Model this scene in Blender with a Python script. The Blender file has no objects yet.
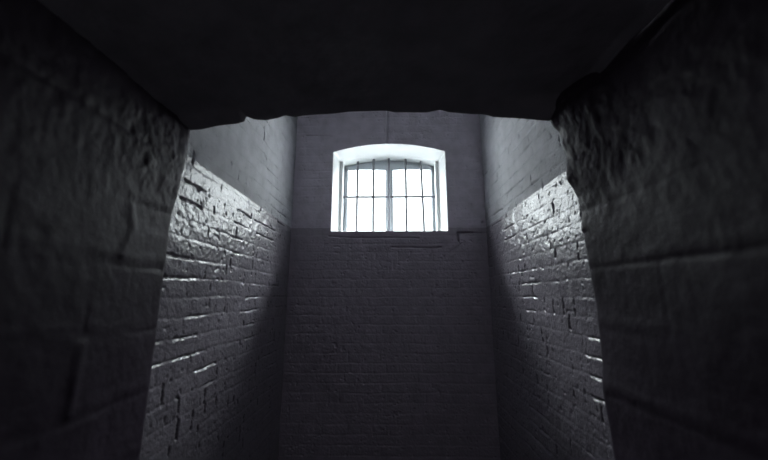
import bpy, bmesh, math
import numpy as np
from mathutils import Vector, Matrix

YBK = 3.32
S = bpy.context.scene
COL = S.collection

# ------------------------------------------------------------------ camera
EYE = 1.75
FPX = 330.0
cam_d = bpy.data.cameras.new('camera')
cam_d.sensor_width = 36.0
cam_d.lens = FPX / 768 * 36.0
cam_d.clip_start = 0.02
cam_d.dof.use_dof = True
cam_d.dof.focus_distance = 3.0
cam_d.dof.aperture_fstop = 1.4
cam = bpy.data.objects.new('camera', cam_d)
COL.objects.link(cam)
cam.location = (0, 0, EYE)
cam.rotation_euler = (math.radians(90) + math.atan(66 / 330), 0, math.atan(5.5 / 337))
S.camera = cam

# ------------------------------------------------------------------ daylight and exposure
SKY = 74.0
world = bpy.data.worlds.new('overcast_sky')
S.world = world
world.use_nodes = True
wn = world.node_tree.nodes; wl = world.node_tree.links
wn.clear()
wo = wn.new('ShaderNodeOutputWorld'); bg = wn.new('ShaderNodeBackground')
tc = wn.new('ShaderNodeTexCoord'); sx = wn.new('ShaderNodeSeparateXYZ'); mr = wn.new('ShaderNodeMapRange')
cr = wn.new('ShaderNodeValToRGB')
wl.new(tc.outputs['Generated'], sx.inputs[0]); wl.new(sx.outputs['Z'], mr.inputs['Value'])
mr.inputs['From Min'].default_value = -1; mr.inputs['From Max'].default_value = 1
wl.new(mr.outputs[0], cr.inputs[0])
e = cr.color_ramp.elements
e[0].position = 0.0; e[0].color = (.13, .135, .14, 1)          # paved yard below the horizon
e[1].position = 1.0; e[1].color = (.90, .97, 1.0, 1)
for pos, v in ((.49, .13), (.52, .06), (.63, .06), (.72, .14), (.79, .80), (.89, .95)):
    m_ = cr.color_ramp.elements.new(pos); m_.color = (v * .92, v * .985, v, 1)
# sky strength raised off to both sides, made up to brighten the side walls
ab = wn.new('ShaderNodeMath'); ab.operation = 'ABSOLUTE'; wl.new(sx.outputs['X'], ab.inputs[0])
ms = wn.new('ShaderNodeMapRange'); ms.inputs['From Min'].default_value = .28; ms.inputs['From Max'].default_value = .95
ms.inputs['To Min'].default_value = SKY; ms.inputs['To Max'].default_value = SKY * 4.4
wl.new(ab.outputs[0], ms.inputs['Value']); wl.new(ms.outputs[0], bg.inputs['Strength'])
wl.new(cr.outputs[0], bg.inputs['Color']); wl.new(bg.outputs[0], wo.inputs[0])
world.cycles.sampling_method = 'MANUAL'
world.cycles.sample_map_resolution = 512

# weak fill lamp added behind the viewer, without a real source, to lift the blacks
cd = bpy.data.lights.new('fill_light', 'AREA'); cd.shape = 'RECTANGLE'; cd.size = 1.7; cd.size_y = 1.6
cd.energy = 2.1; cd.color = (.92, .88, 1.0)
co_ = bpy.data.objects.new('fill_light', cd); COL.objects.link(co_)
co_.location = (0, -1.45, 1.2); co_.rotation_euler = (math.radians(90), 0, 0)

# light portal in the window opening: emits nothing, only steers the sampling of the sky
pd = bpy.data.lights.new('window_portal', 'AREA'); pd.shape = 'RECTANGLE'; pd.size = 1.62; pd.size_y = 1.08
pd.cycles.is_portal = True
po = bpy.data.objects.new('window_portal', pd); COL.objects.link(po)
po.location = (0, YBK + .68, 2.86); po.rotation_euler = (math.radians(-90), 0, 0)

vs = S.view_settings
vs.view_transform = 'Standard'; vs.look = 'None'; vs.gamma = 1.0; vs.use_curve_mapping = False
vs.exposure = 0.0
S.cycles.max_bounces = 14; S.cycles.diffuse_bounces = 10; S.cycles.glossy_bounces = 5
S.cycles.transparent_max_bounces = 12
S.cycles.use_denoising = True
S.cycles.caustics_reflective = True

# ------------------------------------------------------------------ materials
def mat(name):
    m = bpy.data.materials.new(name); m.use_nodes = True
    nt = m.node_tree; b = nt.nodes['Principled BSDF']
    return m, nt, b

def paint(name, low, high=None, split=2.437, r_low=.35, r_high=.6, bump=.6, scale=90, spec_low=.5, spec_high=.3, coat=0, wear=.12):
    """old oil paint; with 'high' a second matte limewash starts above the dado line"""
    m, nt, b = mat(name); N = nt.nodes; L = nt.links
    g = N.new('ShaderNodeNewGeometry'); sp = N.new('ShaderNodeSeparateXYZ'); L.new(g.outputs['Position'], sp.inputs[0])
    n1 = N.new('ShaderNodeTexNoise'); n1.inputs['Scale'].default_value = 9; n1.inputs['Detail'].default_value = 8
    L.new(g.outputs['Position'], n1.inputs['Vector'])
    n2 = N.new('ShaderNodeTexNoise'); n2.inputs['Scale'].default_value = scale; n2.inputs['Detail'].default_value = 6
    L.new(g.outputs['Position'], n2.inputs['Vector'])
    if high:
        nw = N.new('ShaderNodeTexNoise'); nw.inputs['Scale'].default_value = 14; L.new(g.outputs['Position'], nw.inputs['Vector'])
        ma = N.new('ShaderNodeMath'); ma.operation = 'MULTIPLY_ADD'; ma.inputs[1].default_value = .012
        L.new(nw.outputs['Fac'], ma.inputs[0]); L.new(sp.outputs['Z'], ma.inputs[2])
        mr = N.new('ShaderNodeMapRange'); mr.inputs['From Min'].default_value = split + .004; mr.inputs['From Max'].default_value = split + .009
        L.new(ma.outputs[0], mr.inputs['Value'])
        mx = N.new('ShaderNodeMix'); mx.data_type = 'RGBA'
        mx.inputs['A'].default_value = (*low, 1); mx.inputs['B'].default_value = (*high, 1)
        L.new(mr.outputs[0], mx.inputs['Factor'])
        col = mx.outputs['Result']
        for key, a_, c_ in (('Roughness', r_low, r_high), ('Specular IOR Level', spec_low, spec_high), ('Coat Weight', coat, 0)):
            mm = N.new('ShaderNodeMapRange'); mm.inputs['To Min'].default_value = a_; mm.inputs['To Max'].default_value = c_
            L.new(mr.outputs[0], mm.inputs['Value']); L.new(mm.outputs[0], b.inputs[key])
    else:
        rg = N.new('ShaderNodeRGB'); rg.outputs[0].default_value = (*low, 1); col = rg.outputs[0]
        b.inputs['Roughness'].default_value = r_low
        b.inputs['Specular IOR Level'].default_value = spec_low
        b.inputs['Coat Weight'].default_value = coat
    b.inputs['Coat Roughness'].default_value = .22
    wr = N.new('ShaderNodeMapRange'); wr.inputs['From Min'].default_value = .3; wr.inputs['From Max'].default_value = .7
    wr.inputs['To Min'].default_value = 1 - wear; wr.inputs['To Max'].default_value = 1 + wear
    L.new(n1.outputs['Fac'], wr.inputs['Value'])
    vm = N.new('ShaderNodeVectorMath'); vm.operation = 'SCALE'; L.new(col, vm.inputs[0]); L.new(wr.outputs[0], vm.inputs['Scale'])
    L.new(vm.outputs[0], b.inputs['Base Color'])
    bp = N.new('ShaderNodeBump'); bp.inputs['Strength'].default_value = bump; bp.inputs['Distance'].default_value = .004
    L.new(n2.outputs['Fac'], bp.inputs['Height']); L.new(bp.outputs[0], b.inputs['Normal'])
    return m

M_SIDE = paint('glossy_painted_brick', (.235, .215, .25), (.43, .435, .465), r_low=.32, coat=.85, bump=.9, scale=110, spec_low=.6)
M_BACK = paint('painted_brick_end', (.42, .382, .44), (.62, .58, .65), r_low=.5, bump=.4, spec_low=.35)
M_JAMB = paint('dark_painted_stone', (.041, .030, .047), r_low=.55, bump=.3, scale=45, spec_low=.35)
M_SOFF = paint('grey_plaster', (.24, .235, .255), r_low=.85, bump=.5, scale=60, spec_low=.1)  # plain mid grey for the soffit plaster
M_FLOOR = paint('dark_stone_floor', (.05, .048, .055), r_low=.7, bump=.5, scale=40, spec_low=.2)
M_CEIL = paint('white_limewash', (.78, .77, .80), r_low=.8, bump=.3, spec_low=.2)
M_REVEAL = paint('white_gloss_reveal', (.50, .515, .52), r_low=.5, bump=.25, scale=70, spec_low=.3, wear=.04)
M_FRAME = paint('grey_white_window_paint', (.50, .535, .57), r_low=.45, bump=.15, scale=60, wear=.05)

def metal(name, c, r):
    m, nt, b = mat(name); N = nt.nodes; L = nt.links
    n = N.new('ShaderNodeTexNoise'); n.inputs['Scale'].default_value = 60; n.inputs['Detail'].default_value = 5
    cr = N.new('ShaderNodeValToRGB')
    cr.color_ramp.elements[0].color = (c[0] * .6, c[1] * .6, c[2] * .6, 1); cr.color_ramp.elements[1].color = (*c, 1)
    L.new(n.outputs['Fac'], cr.inputs[0]); L.new(cr.outputs[0], b.inputs['Base Color'])
    b.inputs['Roughness'].default_value = r; b.inputs['Metallic'].default_value = .3
    bp = N.new('ShaderNodeBump'); bp.inputs['Strength'].default_value = .3; bp.inputs['Distance'].default_value = .002
    L.new(n.outputs['Fac'], bp.inputs['Height']); L.new(bp.outputs[0], b.inputs['Normal'])
    return m
M_IRON = metal('painted_iron', (.26, .26, .29), .55)
M_WIRE = metal('galvanised_wire', (.55, .57, .6), .5)

def glass_mat():
    m = bpy.data.materials.new('window_glass'); m.use_nodes = True; nt = m.node_tree; N = nt.nodes; L = nt.links
    N.clear()
    o = N.new('ShaderNodeOutputMaterial'); mx = N.new('ShaderNodeMixShader'); t = N.new('ShaderNodeBsdfTransparent'); g = N.new('ShaderNodeBsdfGlossy')
    f = N.new('ShaderNodeFresnel'); f.inputs['IOR'].default_value = 1.45
    hf = N.new('ShaderNodeMath'); hf.operation = 'MULTIPLY'; hf.inputs[1].default_value = .35; L.new(f.outputs[0], hf.inputs[0])
    t.inputs['Color'].default_value = (.98, .99, .99, 1); g.inputs['Roughness'].default_value = .05
    L.new(hf.outputs[0], mx.inputs[0]); L.new(t.outputs[0], mx.inputs[1]); L.new(g.outputs[0], mx.inputs[2]); L.new(mx.outputs[0], o.inputs[0])
    return m
M_GLASS = glass_mat()

# ------------------------------------------------------------------ numeric noise
def vnoise(x, y, seed=0):
    rs = np.random.RandomState(seed); T = rs.rand(256, 256)
    xi = np.floor(x).astype(int); yi = np.floor(y).astype(int)
    fx = x - xi; fy = y - yi
    fx = fx * fx * (3 - 2 * fx); fy = fy * fy * (3 - 2 * fy)
    a = T[xi % 256, yi % 256]; b = T[(xi + 1) % 256, yi % 256]; c = T[xi % 256, (yi + 1) % 256]; d = T[(xi + 1) % 256, (yi + 1) % 256]
    return (a * (1 - fx) + b * fx) * (1 - fy) + (c * (1 - fx) + d * fx) * fy - .5

def fbm(x, y, seed=0, octs=4, gain=.5):
    s = 0; a = 1
    for k in range(octs):
        s = s + a * vnoise(x * 2 ** k + 17.3 * k, y * 2 ** k + 5.1 * k, seed + k); a *= gain
    return s

def sstep(a, b, x):
    t = np.clip((x - a) / (b - a), 0, 1); return t * t * (3 - 2 * t)

def seg_dist(u, v, pts):
    """distance to a polyline"""
    best = np.full(np.shape(u), 9.0)
    for (x0, y0), (x1, y1) in zip(pts[:-1], pts[1:]):
        dx, dy = x1 - x0, y1 - y0; L2 = dx * dx + dy * dy
        t = np.clip(((u - x0) * dx + (v - y0) * dy) / L2, 0, 1)
        best = np.minimum(best, np.hypot(u - x0 - t * dx, v - y0 - t * dy))
    return best

def brick_height(u, v, seed, rough=1.0, crack=1.0, course=.095, zoff=.062, relief=1.0):
    """height (metres, towards the room) of old painted brickwork; u along the wall, v = height"""
    wu = u + .012 * fbm(u * 9, v * 9, seed + 11, 3); wv = v + .011 * fbm(u * 5, v * 5, seed + 21, 3) + .004 * fbm(u * 30, v * 30, seed + 31, 2)
    r = (wv + zoff) / course; row = np.floor(r).astype(int); fr = (r - row) * course
    head = (row % 3) == 0
    Lb = np.where(head, .116, .232)
    off = np.where(row % 2 == 0, 0, .116) + np.where(head, .058, 0) + ((row * 7919) % 13) * .004
    q = (wu + 20 + off) / Lb; bi = np.floor(q).astype(int); fq = (q - bi) * Lb
    dh = np.minimum(fr, course - fr); dv = np.minimum(fq, Lb - fq)
    rs = np.random.RandomState(seed + 99); R = rs.rand(512, 512, 4)
    rb = R[row % 512, bi % 512]
    h = relief * (.0055 * (rb[..., 0] - .5) + .045 * (rb[..., 1] - .5) * (fr - course / 2) + .020 * (rb[..., 2] - .5) * (fq - Lb / 2))
    h = h * np.clip(np.minimum(dh, dv) / .008, 0, 1)
    # joints, filled to a varying depth by the paint
    fillh = .4 + 1.0 * np.clip(.5 + 1.3 * fbm(u * 2.3, v * 3.1, seed + 41, 3), 0, 1)
    fillv = .1 + 1.0 * np.clip(.35 + 1.5 * fbm(u * 4, v * 4, seed + 51, 3), 0, 1)
    h = h - relief * .0055 * fillh * np.exp(-(dh / .0075) ** 2) - relief * .0030 * fillv * np.exp(-(dv / .006) ** 2)
    h = h + .0027 * relief ** .5 * (fr / course) ** 3 * np.clip(.7 + 1.4 * fbm(u * 3, v * 4, seed + 45, 2), 0, 2)
    # rounded arrises
    h = h - relief * .002 * np.exp(-(np.minimum(dh, dv) / .016) ** 2)
    # surface pitting and lumps
    h = h + rough * (.006 * fbm(u * 5, v * 5, seed + 61, 3) + .0017 * fbm(u * 26, v * 26, seed + 71, 3, .6) + .0021 * fbm(u * 75, v * 75, seed + 76, 2, .7))
    pit = fbm(u * 33, v * 33, seed + 81, 2)
    h = h - rough * .006 * sstep(.36, .55, pit)
    # open cracks that follow joints
    jg = .006 * fbm(u * 45, v * 45, seed + 85, 3, .7)
    ck = sstep(.17, .26, fbm(u * 3.7, v * 5.3, seed + 91, 2)) * crack
    ck2 = sstep(.25, .33, fbm(u * 7.7 + 9, v * 8.3, seed + 95, 2)) * crack
    h = h - .013 * ck * np.exp(-((dh + jg) / .0042) ** 2) - .015 * ck2 * np.exp(-((dv + 1.6 * jg) / .004) ** 2)
    return h

# ------------------------------------------------------------------ mesh makers
def grid_object(name, P, material, smooth=True, mask=None, flip=False):
    """P: (n, m, 3) array of points -> one mesh object"""
    n, m = P.shape[:2]
    idx = np.arange(n * m).reshape(n, m)
    q = np.stack([idx[:-1, :-1], idx[1:, :-1], idx[1:, 1:], idx[:-1, 1:]], -1).reshape(-1, 4)
    if flip: q = q[:, ::-1]
    if mask is not None:
        q = q[mask.reshape(-1)]
        used = np.unique(q); rem = np.full(n * m, -1); rem[used] = np.arange(len(used)); q = rem[q]
        co = P.reshape(-1, 3)[used]
    else:
        co = P.reshape(-1, 3)
    me = bpy.data.meshes.new(name)
    me.vertices.add(len(co)); me.vertices.foreach_set('co', co.astype(np.float32).ravel())
    me.loops.add(q.size); me.loops.foreach_set('vertex_index', q.astype(np.int32).ravel())
    me.polygons.add(len(q)); me.polygons.foreach_set('loop_start', np.arange(0, q.size, 4, dtype=np.int32))
    try: me.polygons.foreach_set('loop_total', np.full(len(q), 4, dtype=np.int32))
    except Exception: pass
    me.update(calc_edges=True)
    me.polygons.foreach_set('use_smooth', np.full(len(q), smooth)); me.validate()
    me.materials.append(material)
    o = bpy.data.objects.new(name, me); COL.objects.link(o)
    return o

def mesh_object(name, bm, material, parent=None, smooth=False):
    me = bpy.data.meshes.new(name); bmesh.ops.recalc_face_normals(bm, faces=bm.faces); bm.to_mesh(me); bm.free()
    for p in me.polygons: p.use_smooth = smooth
    me.materials.append(material)
    o = bpy.data.objects.new(name, me); COL.objects.link(o)
    if parent: o.parent = parent
    return o

def struct(o):
    o['kind'] = 'structure'; return o

def box(bm, x0, x1, y0, y1, z0, z1):
    vs_ = [bm.verts.new(p) for p in ((x0, y0, z0), (x1, y0, z0), (x1, y1, z0), (x0, y1, z0), (x0, y0, z1), (x1, y0, z1), (x1, y1, z1), (x0, y1, z1))]
    for f in ((0, 3, 2, 1), (4, 5, 6, 7), (0, 1, 5, 4), (1, 2, 6, 5), (2, 3, 7, 6), (3, 0, 4, 7)): bm.faces.new([vs_[i] for i in f])

# ------------------------------------------------------------------ dimensions
YB = 3.32            # inner face of the end wall with the window
YF = 1.446           # cell side of the thick front wall
HW = 1.0             # half width of the cell
ZC = 3.95            # springing of the cell vault
SILL = 2.403
WH = .60             # half width of the window recess at the wall face

def arch_out(x): return 3.363 - .09 * (x / .595) ** 2

# ------------------------------------------------------------------ side walls of the cell
RES = .0052
def side_wall(name, sgn, seed):
    ys = np.arange(YF - .004, YB + .06, RES); half = 1.010 if sgn < 0 else .99; zs = np.arange(-.02, ZC + .05, RES)
    Y, Z = np.meshgrid(ys, zs, indexing='ij')
    up = sstep(2.40, 2.47, Z)
    zone = np.exp(-((Z - 2.2) / .22) ** 2)
    h = brick_height(Y, Z, seed, rough=.85, crack=1.0, relief=.30) * (1 - up) + brick_height(Y, Z, seed, rough=.7, crack=.9, relief=.55) * up
    h = h + zone * (.0035 * fbm(Y * 22, Z * 22, seed + 7, 3, .6))
    P = np.stack([sgn * (half - h), Y, Z], -1)
    return struct(grid_object(name, P, M_SIDE, flip=(sgn < 0)))
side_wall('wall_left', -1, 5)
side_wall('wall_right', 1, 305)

# ------------------------------------------------------------------ end wall with the window recess
def end_wall():
    xs = np.arange(-HW - .03, HW + .031, .0052)
    zs = np.arange(-.02, ZC + .30, .0052)
    X, Z = np.meshgrid(xs, zs, indexing='ij')
    h = brick_height(X, Z, 611, rough=.8, crack=.10, course=.088, zoff=.02, relief=.30)
    # long open joint below the sill and the stepped crack right of it
    def ck(pts, w, d):
        w *= 1.3; d *= 1.7
        jit = .004 * fbm(X * 30, Z * 30, 3, 2)
        return -d * np.exp(-(seg_dist(X + jit, Z + jit, pts) / w) ** 2)
    h = h + ck([(-.62, 2.352), (-.35, 2.335), (.0, 2.338), (.30, 2.33)], .005, .012)
    h = h + ck([(.02, 2.235), (.2, 2.235), (.42, 2.228), (.52, 2.232)], .005, .012)
    h = h + ck([(.70, 2.30), (.70, 2.385), (.84, 2.385)], .006, .02)
    h = h + ck([(.84, 2.385), (.99, 2.38)], .0045, .008)
    h = h + ck([(.70, 2.30), (.72, 2.26), (.60, 2.18)], .004, .007)
    h = h + ck([(-.02, 3.37), (-.015, 3.66), (-.02, 3.9)], .006, .012)
    h = h + ck([(.955, 2.49), (.957, 2.495)], .009, .02)
    h = h + ck([(-.9, 3.47), (-.62, 3.46)], .005, .009)
    inside = (np.abs(X) < WH - .001) & (Z > SILL) & (Z < arch_out(X))
    # pull rim vertices exactly on to the outline of the recess
    Xs, Zs = X.copy(), Z.copy()
    near = .0058
    m = (np.abs(np.abs(X) - WH) < near / 1.8) & (Z > SILL - near) & (Z < arch_out(WH) + near); Xs[m] = np.sign(X[m]) * WH
    m = (np.abs(Z - SILL) < near / 1.8) & (np.abs(X) < WH + near); Zs[m] = SILL
    m = (np.abs(Z - arch_out(X)) < near / 1.8) & (np.abs(X) < WH + near); Zs[m] = arch_out(Xs[m])
    edge = np.minimum.reduce([np.abs(np.abs(X) - WH) + 9 * ((Z < SILL - .01) | (Z > 3.29)), np.abs(Z - SILL) + 9 * (np.abs(X) > WH + .01), np.abs(Z - arch_out(X)) + 9 * (np.abs(X) > WH + .01)])
    h = h * np.clip(edge / .012, 0, 1)
    cx = (Xs[:-1, :-1] + Xs[1:, 1:]) / 2; cz = (Zs[:-1, :-1] + Zs[1:, 1:]) / 2
    hole = (np.abs(cx) < WH) & (cz > SILL) & (cz < arch_out(cx))
    P = np.stack([Xs, YB - h, Zs], -1)
    return struct(grid_object('wall_back', P, M_BACK, mask=~hole))
end_wall()

# ------------------------------------------------------------------ white window recess (splayed, with a rebate), sill and arched head
def recess():
    # rings of the opening going outwards: (y, half width, crown height, spring height, sill height)
    rings = [(YB - .004, .602, 3.364, 3.275, SILL), (YB + .02, .598, 3.363, 3.276, SILL + .0), (YB + .26, .566, 3.350, 3.268, SILL + .004),
             (YB + .262, .534, 3.350, 3.277, SILL + .005), (YB + .275, .532, 3.349, 3.276, SILL + .005),
             (YB + .39, .530, 3.336, 3.262, SILL + .01), (YB + .45, .545, 3.39, 3.32, SILL), (YB + .67, .80, 3.395, 3.33, SILL - .06)]  # last two rings unseen, shaped to cut steep and admit sideways sky light
    na, ns, nb = 40, 36, 40
    P = []
    for ri, (y, hw, zc, zs_, zb) in enumerate(rings):
        r = []
        for k in range(ns): r.append((-hw, y, zb + (zs_ - zb) * k / ns))
        for k in range(na):
            x = -hw + 2 * hw * k / na; r.append((x, y, zc - (zc - zs_) * (x / hw) ** 2))
        for k in range(ns): r.append((hw, y, zs_ + (zb - zs_) * k / ns))
        for k in range(nb + 1): r.append((hw - 2 * hw * k / nb, y, zb))
        P.append(r)
    P = np.array(P)
    # refine along y and roughen slightly
    out = []
    for a, b in zip(P[:-1], P[1:]):
        d = abs(b[0, 1] - a[0, 1]); n = max(1, int(d / .02))
        for k in range(n): out.append(a + (b - a) * k / n)
    out.append(P[-1]); Q = np.array(out)
    s = np.arange(Q.shape[1])[None, :] * .025; t = Q[..., 1] * 6
    nrm = .0035 * fbm(s * 6 + 0 * t, t * 2, 77, 3)
    nrm[0] = .006 * fbm(s[0] * 14, s[0] * 0, 78, 3)
    nrm[:, -1] = nrm[:, 0]
    c = np.array([0, 0, 2.9]); v = Q - c; v[..., 1] = 0
    v /= np.linalg.norm(v, axis=-1, keepdims=True)
    Q = Q + v * nrm[..., None]
    o = grid_object('trim_1', Q, M_REVEAL, flip=True)
    return struct(o)
recess()

# ------------------------------------------------------------------ casement window
YW = YB + .39
def arch_in(x, hw=.530, zc=3.336, zs_=3.262): return zc - (zc - zs_) * (x / hw) ** 2
win = bpy.data.objects.new('window_1', None); COL.objects.link(win); struct(win)
win.location = (0, YW, SILL)
def child(name, bm, m, parent, smooth=False):
    o = mesh_object(name, bm, m, None, smooth); bpy.context.view_layer.update()
    o.parent = parent; o.matrix_parent_inverse = Matrix.Translation(-Vector(win.location)) if parent is win else Matrix.Identity(4)
    return o

def bevel(bm, w=.004, seg=2):
    bmesh.ops.bevel(bm, geom=[e_ for e_ in bm.edges if len(e_.link_faces) == 2 and e_.calc_face_angle(0) > .6], offset=w, segments=seg, affect='EDGES', profile=.5)

def arch_strip(bm, x0, x1, y0, y1, ztop, zbot, n=24):
    top = []
    for k in range(n + 1):
        x = x0 + (x1 - x0) * k / n
        top.append([bm.verts.new((x, y0, ztop(x))), bm.verts.new((x, y1, ztop(x))), bm.verts.new((x, y1, zbot(x))), bm.verts.new((x, y0, zbot(x)))])
    for a, b in zip(top[:-1], top[1:]):
        for i in range(4): bm.faces.new((a[i], b[i], b[(i + 1) % 4], a[(i + 1) % 4]))
    bm.faces.new(top[0]); bm.faces.new(top[-1][::-1])

GT = 3.262     # top of the glass
GL, GR = .492, .495
# outer frame
bm = bmesh.new()
arch_strip(bm, -.54, .54, YW, YW + .06, lambda x: arch_in(x) + .012, lambda x: arch_in(x) - .035)
mesh = bm
child('frame_head', mesh, M_FRAME, win)
for sgn in (-1, 1):
    bm = bmesh.new(); box(bm, min(sgn * .54, sgn * .512), max(sgn * .54, sgn * .512), YW, YW + .06, SILL + .005, 3.26); bevel(bm)
    child('frame_jamb', bm, M_FRAME, win)
bm = bmesh.new(); box(bm, -.53, .53, YW - .01, YW + .07, SILL + .002, SILL + .03); bevel(bm)
child('frame_sill', bm, M_FRAME, win)
bm = bmesh.new(); box(bm, -.013, .013, YW + .012, YW + .055, SILL + .03, 3.31); bevel(bm)
child('mullion', bm, M_FRAME, win)
# two casements, each a sash frame with its own glass and fine rods across it
for sgn in (-1, 1):
    xa, xb = .006, .516
    X0, X1 = sorted((sgn * xa, sgn * xb))
    Y0, Y1 = YW - .012, YW + .028
    bm = bmesh.new()
    si = .032; so = .030
    inner0 = X0 + (so if sgn < 0 else si + .006); inner1 = X1 - (si if sgn < 0 else so - .008)
    box(bm, X0, inner0, Y0, Y1, SILL + .03, 3.23)
    box(bm, inner1, X1, Y0, Y1, SILL + .03, 3.23)
    box(bm, inner0, inner1, Y0, Y1, SILL + .03, SILL + .062)
    bevel(bm, .003)
    arch_strip(bm, X0, X1, Y0, Y1, lambda x: arch_in(x) - .030, lambda x: 3.212 + .008 * (1 - ((x - (X0 + X1) / 2) / .25) ** 2))
    sash = child('sash', bm, M_FRAME, win)
    bm = bmesh.new(); box(bm, inner0 - .006, inner1 + .006, YW + .006, YW + .010, SILL + .055, 3.225)
    g_ = mesh_object('pane', bm, M_GLASS); g_.parent = win; g_.matrix_parent_inverse = Matrix.Translation(-Vector(win.location))
    bm = bmesh.new()
    z = SILL + .115
    while z < 3.20:
        box(bm, inner0 - .004, inner1 + .004, YW - .003, YW, z - .0013, z + .0013)
        for xe in (inner0, inner1):
            box(bm, xe - .005, xe + .005, YW - .014, YW + .002, z - .006, z + .006)
        z += .0335
    rods = child('glazing_rods', bm, M_WIRE, win)

# ------------------------------------------------------------------ iron grille in front of the window
YG = YB + .345
gr = bpy.data.objects.new('window_grille', None); COL.objects.link(gr); gr.location = (0, YG, SILL)
gr['label'] = 'dark iron grille of five upright bars and one crossbar before the cell window'
gr['category'] = 'grille'
def tube(bm, pts, r, seg=12):
    rings = []
    for i, p in enumerate(pts):
        p = Vector(p); d = (Vector(pts[min(i + 1, len(pts) - 1)]) - Vector(pts[max(i - 1, 0)])).normalized()
        a = Vector((0, 1, 0)); b = d.cross(a).normalized(); rr = r[i] if isinstance(r, (list, tuple)) else r
        rings.append([bm.verts.new(p + rr * (math.cos(2 * math.pi * k / seg) * a + math.sin(2 * math.pi * k / seg) * b)) for k in range(seg)])
    for a, b in zip(rings[:-1], rings[1:]):
        for k in range(seg): bm.faces.new((a[k], a[(k + 1) % seg], b[(k + 1) % seg], b[k]))
    bm.faces.new(rings[0]); bm.faces.new(rings[-1][::-1])
rs = np.random.RandomState(4)
for xt, xb_ in ((-.371, -.371), (-.184, -.184), (-.002, -.002), (.195, .197), (.374, .396)):
    bm = bmesh.new(); n = 14; pts = []
    zt = 3.341 - .077 * (xt / .531) ** 2 + .014
    for k in range(n + 1):
        t = k / n
        pts.append((xb_ + (xt - xb_) * t , 0, -.012 + (zt - SILL + .012) * t))
    tube(bm, pts, .0138)
    # collar where the upright passes through the flat crossbar
    zc = 2.872 - SILL
    xc = xb_ + (xt - xb_) * (zc / (zt - SILL))
    tube(bm, [(xc, 0, zc - .016), (xc, 0, zc - .010), (xc, 0, zc + .010), (xc, 0, zc + .016)], [.0127, .0155, .0155, .0127])
    o = mesh_object('bar', bm, M_IRON, gr, True)
bm = bmesh.new(); box(bm, -.535, .535, -.007, .007, 2.872 - SILL - .0115, 2.872 - SILL + .0115); bevel(bm, .002)
mesh_object('crossbar', bm, M_IRON, gr)

# ------------------------------------------------------------------ cell vault
xs = np.linspace(-HW - .04, HW + .04, 160); ys = np.arange(YF - .02, YB + .05, .02)
X, Y = np.meshgrid(xs, ys, indexing='ij')
Z = ZC - .02 + .25 * (1 - (X / 1.04) ** 2) + .006 * fbm(X * 6, Y * 6, 900, 3)
struct(grid_object('ceiling', np.stack([X, Y, Z], -1), M_CEIL, flip=True))

# ------------------------------------------------------------------ floor (cell and passage)
xs = np.arange(-1.10, 1.101, .012); ys = np.arange(-1.65, YB + .05, .012)
X, Y = np.meshgrid(xs, ys, indexing='ij')
fx = np.abs(((X + 3 + .25 * (np.floor((Y + 5) / .6) % 2)) / .5) % 1 - .5) * .5; fy = np.abs(((Y + 5) / .6) % 1 - .5) * .6
gx = .25 - fx; gy = .3 - fy
Z = -.008 * np.exp(-(np.minimum(gx, gy) / .010) ** 2) + .004 * fbm(X * 5, Y * 5, 950, 4)
struct(grid_object('floor', np.stack([X, Y, Z], -1), M_FLOOR))

# ------------------------------------------------------------------ thick front wall: two stone jambs and a low plastered soffit
# worn outline of the opening on its cell side, (x, z) in metres
P_ = 66 / 330; pit_ = math.atan(P_); yaw_ = math.atan(5.5 / 337)
LE = [(-1.0, -.1), (-1.01, .9), (-1.012, 1.09), (-.999, 1.20), (-1.006, 1.40), (-1.007, 1.57), (-.993, 1.69), (-.996, 1.82), (-1.000, 1.90), (-.997, 1.99), (-1.003, 2.04), (-.985, 2.12), (-.965, 2.21), (-.957, 2.30), (-.948, 2.35), (-.956, 2.38), (-.945, 2.405), (-.945, 2.46), (-.945, 2.53), (-.98, 2.60), (-1.0, 2.75)]
RE = [(.87, -.1), (.868, .9), (.866, 1.12), (.862, 1.17), (.848, 1.38), (.862, 1.49), (.868, 1.72), (.857, 1.86), (.853, 1.89), (.846, 2.02), (.835, 2.035), (.853, 2.11), (.842, 2.18), (.824, 2.225), (.797, 2.27), (.803, 2.32), (.815, 2.38), (.798, 2.44), (.803, 2.47), (.797, 2.50), (.765, 2.528), (.75, 2.56), (.75, 2.75)]
SE = [(-1.2, 2.50), (-1.0, 2.52), (-.945, 2.524), (-.891, 2.527), (-.816, 2.545), (-.723, 2.556), (-.69, 2.568), (-.686, 2.597), (-.645, 2.578), (-.585, 2.573), (-.535, 2.583), (-.497, 2.599), (-.45, 2.589), (-.41, 2.597), (-.265, 2.605), (-.19, 2.614), (-.12, 2.615), (-.01, 2.617), (.027, 2.608), (.18, 2.605), (.245, 2.619), (.285, 2.606), (.39, 2.594), (.44, 2.592), (.465, 2.588), (.495, 2.577), (.595, 2.571), (.752, 2.555), (.80, 2.553), (.95, 2.55), (1.2, 2.55)]
def interp(tab, q, key=0):
    t = np.array(tab); return np.interp(q, t[:, key], t[:, 1 - key])

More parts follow.
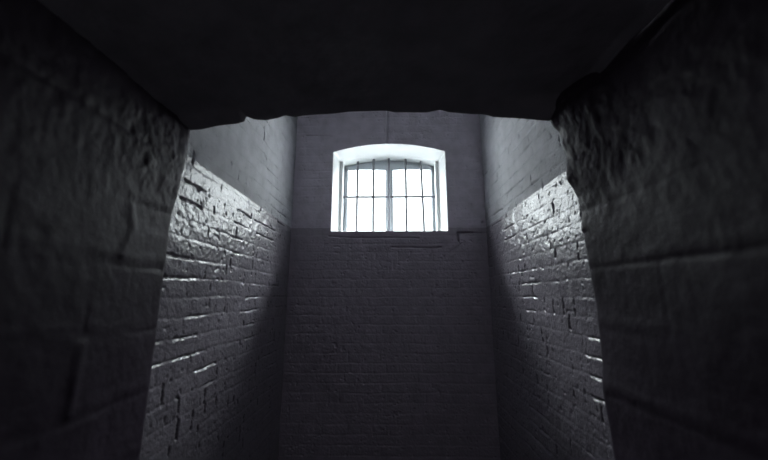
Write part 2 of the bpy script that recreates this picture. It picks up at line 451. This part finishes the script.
def block_height(y, z, seed, joints, relief=1.0, upright=1.0, low=1.0):
    wy = y + .02 * fbm(y * 5, z * 5, seed + 1, 3); wz = z + .018 * fbm(y * 4, z * 4, seed + 2, 3)
    r = (wz - 1.862) / .245; row = np.floor(r).astype(int); fr = (r - row) * .245
    dh = np.minimum(fr, .245 - fr)
    rr = np.random.RandomState(seed).rand(64); R2 = np.random.RandomState(seed + 5).rand(64, 64)
    base = rr[row % 64] * .42
    for k, v in joints.items(): base = np.where(row == k, v, base)
    q = (wy - base + 8.4) / .42; bi = np.floor(q).astype(int); fq = (q - bi) * .42; dv = np.minimum(fq, .42 - fq)
    rb = R2[row % 64, bi % 64]
    h = .010 * (rb - .5) * np.clip(np.minimum(dh, dv) / .02, 0, 1)
    h = h * upright - .010 * (low + (1 - low) * sstep(1.6, 1.8, z)) * np.exp(-(dh / .012) ** 2) * np.clip(.6 + 1.6 * fbm(y * 2, z * 3, seed + 4, 2), .1, 1) - .008 * upright * np.exp(-(dv / .012) ** 2) * np.clip(.3 + 2 * fbm(y * 3, z * 3, seed + 6, 2), 0, 1)
    # the lower edge of each course stands a little proud
    h = h + .008 * np.exp(-((fr - .035) / .02) ** 2) * (.5 + fbm(y * 3, z * 3, seed + 3, 2))
    h = h + .016 * fbm(y * 4, z * 4, seed + 8, 3) + .005 * fbm(y * 14, z * 14, seed + 9, 3, .6)
    hi = sstep(1.95, 2.35, z)
    h = h + (.0015 + .006 * hi) * fbm(y * 34, z * 22, seed + 10, 3, .65)
    return h * .34

def jamb(name, sgn, edge, base, seed, joints):
    z = np.arange(-.02, 2.70, .0065)
    y = np.concatenate([np.arange(-1.6, .2, .012), np.arange(.2, YF - .02, .0065)])
    Y, Z = np.meshgrid(y, z, indexing='ij')
    ex = np.minimum(sgn * interp(edge, z, 1), .982)                          # distance of the arris from the middle
    w = sstep(YF - .45, YF, Y)
    ker = np.hanning(45); ker /= ker.sum()
    es = np.convolve(np.pad(ex, 22, mode='edge'), ker, mode='valid')
    b = base + (es[None, :] - base) * w + (ex - es)[None, :] * sstep(YF - .07, YF, Y)
    h = block_height(Y, Z, seed, joints, 1.0, 1.0 if sgn < 0 else .3, 1.0 if sgn < 0 else .25) * (1 - .6 * sstep(YF - .05, YF, Y))
    hi = sstep(1.95, 2.35, Z) * sstep(.9, 1.25, Y)
    h = h + (.0010 + .0030 * hi) * fbm(Y * 30, Z * 18, seed + 15, 3, .65)
    if sgn < 0:   # swollen arris of one block, and a second below it
        h = h + .006 * np.exp(-(seg_dist(Y, Z, [(1.18, 1.90), (1.22, 2.0), (1.19, 2.08)]) / .02) ** 2)
        h = h + .006 * np.exp(-(seg_dist(Y, Z, [(1.07, 1.40), (1.075, 1.60)]) / .018) ** 2)
    X1 = b - h
    P1 = np.stack([sgn * X1, Y, Z], -1)
    # rounded arris and the return face towards the cell wall
    last = X1[-1]; rows = []
    r_ = .02
    for a in np.linspace(.25, 1, 4) * math.pi / 2:
        rows.append(np.stack([sgn * (last + r_ * (1 - math.cos(a))), np.full_like(z, YF - .02) + r_ * math.sin(a), z], -1))
    xe = last + r_
    for t in np.linspace(.15, 1, 8):
        xx = xe + (1.06 - xe) * t
        yy = YF + .004 * fbm(xx * 20, z * 20, seed + 60, 3)
        rows.append(np.stack([sgn * xx, yy, z], -1))
    P = np.concatenate([P1, np.array(rows)], 0)
    return struct(grid_object(name, P, M_JAMB, flip=(sgn < 0)))
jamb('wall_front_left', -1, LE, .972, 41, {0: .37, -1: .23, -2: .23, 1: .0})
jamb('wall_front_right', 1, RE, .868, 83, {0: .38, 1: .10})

def soffit():
    x = np.arange(-1.03, 1.0301, .007)
    y = np.concatenate([np.arange(-1.6, .2, .014), np.arange(.2, YF - .012, .007)])
    X, Y = np.meshgrid(x, y, indexing='ij')
    arch = 2.625 - .075 * np.minimum(X, 0) ** 2 + .02 * np.maximum(X, 0)
    e_ = interp(SE, x)[:, None]
    w = sstep(YF - .12, YF, Y)
    Z = arch * (1 - w) + e_ * w
    Z = Z + (.010 * fbm(X * 4, Y * 4, 300, 3) + .004 * fbm(X * 18, Y * 18, 310, 3)) * (1 - .8 * w)
    # plaster lip that hangs just clear of the right jamb
    lip = .838 + .012 * fbm(Y * 4, Y * 0, 330, 3)
    Z = Z - .032 * np.exp(-((X - lip) / .013) ** 2) * (1 - w) + .07 * sstep(lip + .012, lip + .026, X) * (1 - w)
    P1 = np.stack([X, Y, Z], -1)
    rows = []; last = Z[:, -1]; r_ = .012; y0 = y[-1]
    for a in np.linspace(.25, 1, 4) * math.pi / 2:
        rows.append(np.stack([x, np.full_like(x, y0) + r_ * math.sin(a), last + r_ * (1 - math.cos(a))], -1))
    zt = last + r_
    for t in np.linspace(.05, 1, 24):
        zz = zt + (4.25 - zt) * t
        rows.append(np.stack([x, np.full_like(x, y0 + r_) + .004 * fbm(x * 15, zz * 15, 340, 3), zz], -1))
    P = np.concatenate([P1, np.stack(rows, 1)], 1)
    return struct(grid_object('ceiling_passage', P, M_SOFF, flip=True))
soffit()

# far end of the passage behind the viewer
xs = np.arange(-1.05, 1.051, .02); zs = np.arange(-.02, 2.75, .02)
X, Z = np.meshgrid(xs, zs, indexing='ij')
struct(grid_object('wall_entrance', np.stack([X, -1.58 + block_height(X, Z, 700, {}), Z], -1), M_JAMB, flip=True))
